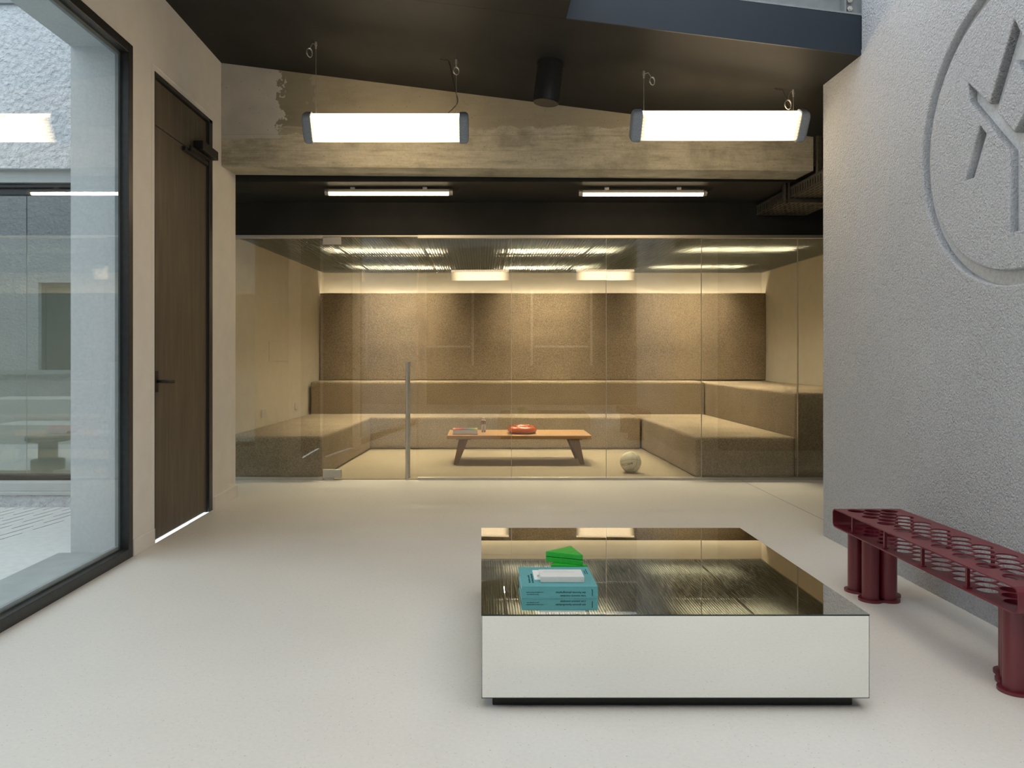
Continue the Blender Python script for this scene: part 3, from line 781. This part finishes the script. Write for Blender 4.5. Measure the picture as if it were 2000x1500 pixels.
# cable tray in the dark gap
ct = empty('cable_tray', (3.0, 6.6, 2.70)); tag(ct, 'dark perforated cable tray by the beam end', 'cable tray')
def ladder(x):
    m = MB().box(x-.002, x+.002, 5.45, 7.70, 2.655, 2.668).box(x-.002, x+.002, 5.45, 7.70, 2.728, 2.742).box(x-.012, x+.002, 5.45, 7.70, 2.742, 2.747)
    y = 5.45
    while y < 7.69: m.box(x-.002, x+.002, y, y+.030, 2.668, 2.728); y += .05
    return m
for x in (2.76, 3.26): sub(ladder(x), ct).build('side_flange', M['galv'], ct)
m = MB()
x = 2.77
while x < 3.25: m.box(x, x+.030, 5.45, 7.70, 2.652, 2.655); x += .044
y = 5.45
while y < 7.69: m.box(2.762, 3.258, y, y+.03, 2.6515, 2.6545); y += .10
o = sub(m, ct).build('perforated_base', M['galv'], ct); o['kind'] = 'stuff'
for y in (5.9, 6.86):
    m = MB().box(2.74, 3.30, y-.02, y+.02, 2.61, 2.650)
    sub(m, ct).build('support_arm', M['galv'], ct, bevel=.003)
sub(MB().box(2.70, 2.712, 6.84, 6.90, 2.61, 2.785).box(2.735, 2.747, 6.84, 6.90, 2.61, 2.785).box(2.70, 2.747, 6.885, 6.90, 2.61, 2.785), ct).build('hanger_channel', M['galv'], ct)
sub(MB().box(2.785, 2.825, 6.36, 6.40, 2.655, 3.08), ct).build('hanger_channel', M['galv'], ct, bevel=.003)

# ------------------------------------------------------------------ mirrored coffee table
tb = empty('mirror_table', (.683, 3.375, 0)); tag(tb, 'low square mirror-clad coffee table on a black plinth', 'table')
tx0, tx1, ty0, ty1, tz0, tz1 = 0.0, 1.366, 2.70, 4.055, .044, .339
g = .003
mt = sub(MB().box(tx0, tx1, ty0, ty1, tz1-.0028, tz1), tb).build('mirror_top', [M['mirror'], M['mirror_edge']], tb)
for p in mt.data.polygons: p.material_index = 0 if abs(p.normal.z) > .5 else 1
for nm, bx in (('mirror_side', (tx0+g, tx1-g, ty0, ty0+.005, tz0+g, tz1-.0055)), ('mirror_side', (tx0+g, tx1-g, ty1-.005, ty1, tz0+g, tz1-.0055)),
               ('mirror_side', (tx0, tx0+.005, ty0+g, ty1-g, tz0+g, tz1-.0055)), ('mirror_side', (tx1-.005, tx1, ty0+g, ty1-g, tz0+g, tz1-.0055))):
    sub(MB().box(*bx), tb).build(nm, M['mirror'], tb)
e = .0008
fr = MB().box(tx0+e, tx1-e, ty0+e, ty1-e, tz1-.0052, tz1-.003)
for x in (tx0+e, tx1-.004-e):
    for y in (ty0+e, ty1-.004-e): fr.box(x, x+.004, y, y+.004, tz0, tz1-.0052)
fr.box(tx0+e, tx1-e, ty0+e, ty1-e, tz0, tz0+.0035)
sub(fr, tb).build('glass_edge', M['mirror_edge'], tb)
sub(MB().box(tx0+.040, tx1-.040, ty0+.045, ty1-.045, 0, tz0), tb).build('plinth', M['black_metal'], tb, bevel=.002)
# teal book
k0 = empty('teal_book', (.294, 3.01, .339)); tag(k0, 'thick teal hardcover book lying on the mirror table', 'book')
bw, bd, bh = .143, .133, .045
m = MB().box(-bw, bw, -bd, bd, 0, .0035).box(-bw, bw, -bd, bd, bh-.0035, bh).box(-bw, bw, -bd, -bd+.004, .0035, bh-.0035)
m.build('cover', M['teal'], k0, bevel=.001)
MB().box(-bw+.005, bw-.005, -bd+.004, bd-.006, .0035, bh-.0035).build('pages', M['paper'], k0)
UD = lambda x, z: basis((-1, 0, 0), (0, 0, -1), (0, -1, 0), (x, -bd-.0003, z))
lettering('spine_lettering', 'Une histoire mondiale', .0107, UD(bw-.045, .013), M['ink'], k0)
lettering('spine_lettering', 'des femmes photographes', .0107, UD(bw-.045, .0255), M['ink'], k0)
lettering('spine_lettering', 'Sous la direction de', .0056, UD(bw-.221, .0165), M['ink'], k0)
lettering('spine_lettering', 'Luce Lebart et Marie Robert', .0056, UD(bw-.204, .0245), M['ink'], k0)
lettering('spine_lettering', 'textuel', .0085, basis((0, 0, 1), (-1, 0, 0), (0, -1, 0), (bw-.019, -bd-.0003, .010)), M['ink'], k0)
CV = lambda x, y: basis((0, 1, 0), (-1, 0, 0), (0, 0, 1), (x, y, bh+.0003))
lettering('cover_lettering', 'Une histoire mondiale', .0115, CV(-.106, -.088), M['ink_teal'], k0)
lettering('cover_lettering', 'des femmes photographes', .0115, CV(-.094, -.088), M['ink_teal'], k0)
lettering('cover_lettering', 'Sous la direction de', .006, CV(.120, .030), M['ink_teal'], k0)
lettering('cover_lettering', 'Luce Lebart et Marie Robert', .006, CV(.128, .030), M['ink_teal'], k0)
# card and small white book on it
cdn = empty('white_card', (.288, 3.025, .384)); tag(cdn, 'thin white printed card under the small white book', 'card')
MB().box(-.083, .083, -.062, .068, 0, .0012).build('card_sheet', M['paper'], cdn)
m = MB().prism([(-.0705, -.020), (-.058, -.020), (-.0642, -.002)], .0012, .0016); m.build('printed_mark', M['ink_grey'], cdn)
kb = empty('white_book', (.309, 2.974, .3853)); tag(kb, 'small white paperback on top of the teal book', 'book')
m = MB().box(-.083, .083, -.048, .052, 0, .0015).box(-.083, .083, -.048, .052, .0195, .021).box(-.083, .083, -.048, -.0465, .0015, .0195)
m.build('cover', M['paper_shade'], kb)
MB().box(-.082, .082, -.0465, .051, .0015, .0195).build('pages', M['paper'], kb)
lettering('spine_lettering', 'III', .006, basis((-1, 0, 0), (0, 0, -1), (0, -1, 0), (.077, -.0483, .0085)), M['ink_grey'], kb)
for k in range(3):
    MB().box(-.068, .055-.03*(k == 2), .012+.010*k, .0135+.010*k, .021, .0212).build('printed_line', M['ink_grey'], kb)
# green triangular boxes
def tri_box(pts, z, lbl):
    c = Vector((sum(p[0] for p in pts)/3, sum(p[1] for p in pts)/3, z))
    r = empty('triangular_box', c); tag(r, lbl, 'box', 'green triangular boxes')
    q = [(p[0]-c.x, p[1]-c.y) for p in pts]
    MB().prism(q, 0, .0205).build('box_base', M['green'], r, bevel=.0018)
    MB().prism([(a*.985, b*.985) for a, b in q], .0205, .0222).build('box_seam', M['ink'], r)
    MB().prism(q, .0222, .043).build('box_lid', M['green'], r, bevel=.0018)
tri_box([(.287, 3.185), (.440, 3.178), (.366, 3.315)], .339, 'lower of two green triangular boxes, behind the teal book')
tri_box([(.271, 3.232), (.420, 3.172), (.389, 3.330)], .382, 'upper of two green triangular boxes, turned askew on the other')

# ------------------------------------------------------------------ burgundy bench
bb = empty('perforated_bench', (2.075, 3.44, 0)); tag(bb, 'burgundy perforated steel bench on clustered tube legs by the stucco wall', 'bench')
X0, X1, Y0, Y1, ZT, ZB = 1.90, 2.25, 2.715, 4.155, .425, .325
holes = []; row = 0; y = 4.07; cx = 2.0735; pt = .0875
while row <= 16:
    xs = (cx-pt, cx, cx+pt) if row % 2 == 0 else (cx-pt/2, cx+pt/2)
    holes += [(x, y, row) for x in xs]; y -= pt*math.sqrt(3)/2; row += 1
RB = .028
lps = [[(X0, Y0+RB), (X1, Y0+RB), (X1, Y1-RB), (X0, Y1-RB)]] + [circ(x, y, .0415, 32) for x, y, r in holes]
m = MB()
for z in (ZT-.003, ZB+.003): m.mesh(plate(lps, .006), Matrix.Translation((0, 0, z)))
for ye, s in ((Y0, -1), (Y1, 1)):
    yc = ye - s*RB; prof_o, prof_i = [], []
    for zc_, a0, a1 in ((ZT-RB, PI/2, 0), (ZB+RB, 0, -PI/2)):
        for k in range(7):
            a = a0 + (a1-a0)*k/6
            prof_o.append((yc+s*RB*math.cos(a), zc_+RB*math.sin(a))); prof_i.append((yc+s*(RB-.006)*math.cos(a), zc_+(RB-.006)*math.sin(a)))
    n = len(prof_o)
    for k in range(n-1):
        a, b, c, d = prof_o[k], prof_o[k+1], prof_i[k+1], prof_i[k]
        vs = [[m.bm.verts.new((x, p[0], p[1])) for p in (a, b, c, d)] for x in (X0, X1)]
        for i in range(4): m.bm.faces.new((vs[0][i], vs[0][(i+1) % 4], vs[1][(i+1) % 4], vs[1][i])) if i % 2 == 0 else None
        m.bm.faces.new(vs[0]); m.bm.faces.new(vs[1][::-1])
sub(m, bb).build('perforated_shell', M['burgundy'], bb)
pm = None
for yy in (3.97, 3.655, 3.345, 3.035):
    for xx in (X0+.022, X1-.022):
        if pm is None:
            pm = MB().box(-.006, .006, -.006, .006, ZB+.006, ZT-.006).box(-.011, .011, -.011, .011, ZB+.006, ZB+.011).build('post', M['burgundy'], bb); o = pm
        else: o = pm.copy(); C.objects.link(o)
        o.location = (xx-2.075, yy-3.44, 0)
far = [h for h in holes if (h[2] == 0 and h[0] < cx+.02) or h[2] == 1 or (h[2] == 2 and h[0] < cx+.02)]
near = [h for h in holes if (h[2] == 16 and h[0] < cx+.02) or h[2] == 15 or (h[2] == 14 and h[0] > cx-.02)]
for cl in (far, near):
    for x, y, r_ in cl:
        m = MB(); n = 28
        prof = [(.0365, .012), (.0365, ZB+.007), (.0405, ZB+.007), (.0405, .012)]
        m.lathe(prof+[prof[0]], (x, y, 0), n)
        sub(m, bb).build('leg_tube', M['burgundy'], bb, smooth='auto')
    m = MB()
    for x, y, r_ in cl: m.cyl((x, y, 0), .058, .012, 32)
    for (xa, ya, _), (xb, yb, _) in [(a, b) for a in cl for b in cl if a < b and math.hypot(a[0]-b[0], a[1]-b[1]) < .1]:
        d = Vector((xb-xa, yb-ya)).normalized(); n_ = Vector((-d.y, d.x))*.045
        m.prism([(xa+n_.x, ya+n_.y), (xa-n_.x, ya-n_.y), (xb-n_.x, yb-n_.y), (xb+n_.x, yb+n_.y)], .0005, .0115)
    sub(m, bb).build('foot_flange', M['burgundy'], bb)

# ------------------------------------------------------------------ courtyard
FY = 6.33
ang = math.radians(9.8); dv = Vector((math.sin(ang), math.cos(ang))); pv = Vector((-dv.y, dv.x)); o0 = Vector((-3.145, 5.45))
onl = lambda yy: (o0.x + dv.x/dv.y*(yy-o0.y), yy)
gm = MB().prism([onl(-.2), (-2.55, -.2), (-2.55, 6.62), onl(6.62)], -.2, -.002).prism([(-9.0, -.2), onl(-.2), onl(4.62), (-9.0, 4.62)], -.2, -.002)
gc = gm.build('floor_courtyard', M['deck']); struct(gc, 'pale concrete courtyard ground outside the window')
MB().box(-9.0, -2.9, 4.5, 6.62, -.25, -.05).build('drain_bed', M['galv'], gc)
strip = None; SW, SL = .088, .42
for i in range(26):
    for j in range(-2, 4):
        a = o0 + pv*(i*SW) + dv*(j*SL + (.21 if i % 2 else 0))
        if not (-5.6 < a.x < -2.75 and 4.60 < a.y < 6.30): continue
        if strip is None:
            nt = .011
            strip = MB().prism([(0, 0), (SW-.001, 0), (SW-.001, SL-.001), (0, SL-.001), (0, SL-.05), (nt, SL-.05), (nt, .05), (0, .05)], 0, .026).build('paving_strip', M['deck'], gc); o = strip
        else: o = strip.copy(); C.objects.link(o)
        o.location = (a.x, a.y, -.0295); o.rotation_euler = (0, 0, PI-ang + PI)
        o.location = (a.x-SW*math.cos(ang), a.y+SW*math.sin(ang), -.0282)
m = MB().box(-9.0, -2.551, FY, FY+.30, 2.79, 4.14).box(-9.0, -2.551, FY, FY+.30, -.2, .10)
fw = m.build('wall_courtyard_far', M['stucco_out']); struct(fw, 'white rough stucco wall across the courtyard')
MB().box(-9.0, -2.551, FY-.03, FY+.34, 4.14, 4.20).build('parapet_coping', M['grey_steel'], fw, bevel=.004)
MB().box(-9.0, -2.551, FY+.06, FY+.30, 2.69, 2.79).build('lintel', M['lintel'], fw)
MB().box(-9.0, -2.551, FY-.02, FY+.30, .10, .128).box(-9.0, -2.551, FY+.0, FY+.30, .128, .20).build('sill_slab', M['lintel'], fw, bevel=.004)
w2 = empty('window_2', (-5.0, FY+.16, 0)); struct(w2, 'long courtyard window with slim dark frame under the stucco')
sub(MB().box(-9.0, -2.551, FY+.13, FY+.20, 2.60, 2.69).box(-9.0, -2.551, FY+.10, FY+.14, 2.655, 2.69), w2).build('frame_head', M['anthracite'], w2, bevel=.003)
sub(MB().box(-9.0, -2.551, FY+.12, FY+.20, .20, .245), w2).build('frame_sill', M['anthracite'], w2, bevel=.003)
for a, b in ((-9.0, -3.842), (-3.836, -2.551)):
    sub(MB().box(a, b, FY+.155, FY+.163, .245, 2.60), w2).build('pane', M['glass_fac'], w2)
# corridor behind that window
struct(MB().box(-9.0, -2.66, YG+.02, YG+.15, 0, 2.8).box(-9.1, -9.0, -.2, YG+.15, -.25, 3.2).build('wall_corridor', M['paint']), 'wall of the corridor behind the courtyard window')
# near courtyard wall seen in reflections
m = MB().box(-9.0, -2.551, -.45, -.2, -.2, .95).box(-9.0, -7.6, -.45, -.2, .95, 4.1).box(-4.6, -2.551, -.45, -.2, .95, 4.1).box(-7.6, -4.6, -.45, -.2, 2.5, 4.1)
nw = m.build('wall_courtyard_near', M['stucco_out']); struct(nw, 'white stucco courtyard wall with ledge, seen in reflections')
MB().box(-9.0, -2.6, -.2, -.08, .93, 1.0).build('ledge', M['lintel'], nw)
w3 = empty('window_3', (-6.1, -.35, 1.7)); struct(w3, 'dark courtyard window over a ledge, seen in reflections')
sub(MB().box(-7.6, -7.54, -.38, -.30, .95, 2.5).box(-4.66, -4.6, -.38, -.30, .95, 2.5).box(-7.54, -4.66, -.38, -.30, 2.44, 2.5), w3).build('frame', M['anthracite'], w3)
sub(MB().box(-7.54, -4.66, -.37, -.35, .95, 2.44), w3).build('pane', M['anthracite'], w3)
def stool(x, y, lbl):
    r = empty('concrete_stool', (x, y, -.03)); tag(r, lbl, 'stool', 'concrete stools in the courtyard')
    MB().lathe([(0, 0), (.17, 0), (.17, .13), (.165, .135), (0, .135)], n=32).build('base', M['stool'], r, smooth='auto')
    MB().lathe([(.098, .13), (.098, .335)], n=28).build('stem', M['stool'], r, smooth='auto')
    MB().lathe([(0, .335), (.20, .335), (.225, .35), (.225, .385), (.21, .40), (0, .40)], n=40).build('seat', M['stool'], r, smooth='auto')
stool(-4.78, 4.50, 'round concrete stool mirrored in the courtyard window, fully visible')
stool(-4.62, 3.95, 'round concrete stool mirrored in the courtyard window, cut by the reveal')
for x, y, sx, sy, h_, lbl in ((-6.3, 1.8, .6, .35, .30, 'low concrete block in the courtyard, nearer the ledge wall'), (-6.9, 1.0, .7, .4, .62, 'taller concrete block in the courtyard corner')):
    o = MB().box(-sx, sx, -sy, sy, 0, h_).build('concrete_block', M['deck'], bevel=.008); o.location = (x, y, -.03); tag(o, lbl, 'block', 'concrete blocks in the courtyard')

# ------------------------------------------------------------------ hall behind the camera
struct(MB().box(-2.6, 6.0, -4.15, -4.0, 0, 1.0).box(-2.6, 6.0, -4.15, -4.0, 2.9, 4.0).box(6.0, 6.15, -4.15, 5.3, 0, 4.0).box(-2.6, 6.15, -4.0, -1.3, 3.45, 3.6).build('wall_back', M['back']), 'back wall of the hall behind the viewer')
w4 = empty('window_4', (1.7, -4.07, 1.9)); struct(w4, 'wide framed window behind the viewer')
for x in (-2.5, -1.0, .5, 2.0, 3.5, 5.0, 5.93):
    sub(MB().box(x-.03, x+.03, -4.11, -4.04, 1.0, 2.9), w4).build('mullion', M['paint'], w4)
for x in (-1.75, 1.25, 4.25):
    sub(MB().box(x-.7, x+.7, -4.09, -4.06, 1.45, 1.5), w4).build('transom', M['paint'], w4)
sub(MB().box(-2.5, 5.95, -4.08, -4.07, 1.0, 2.9), w4).build('pane', M['anthracite'], w4)
rbm = empty('trim_roof_beams', (1, 0, 3.9)); struct(rbm, 'roof beams of the glazed roof behind the viewer')
for y in (-3.2, -2.2, -1.2, -.2, .8, 1.65):
    sub(MB().box(-2.6, 6.1, y-.05, y+.05, 3.75, 4.0), rbm).build('roof_beam', M['grey_steel'], rbm)
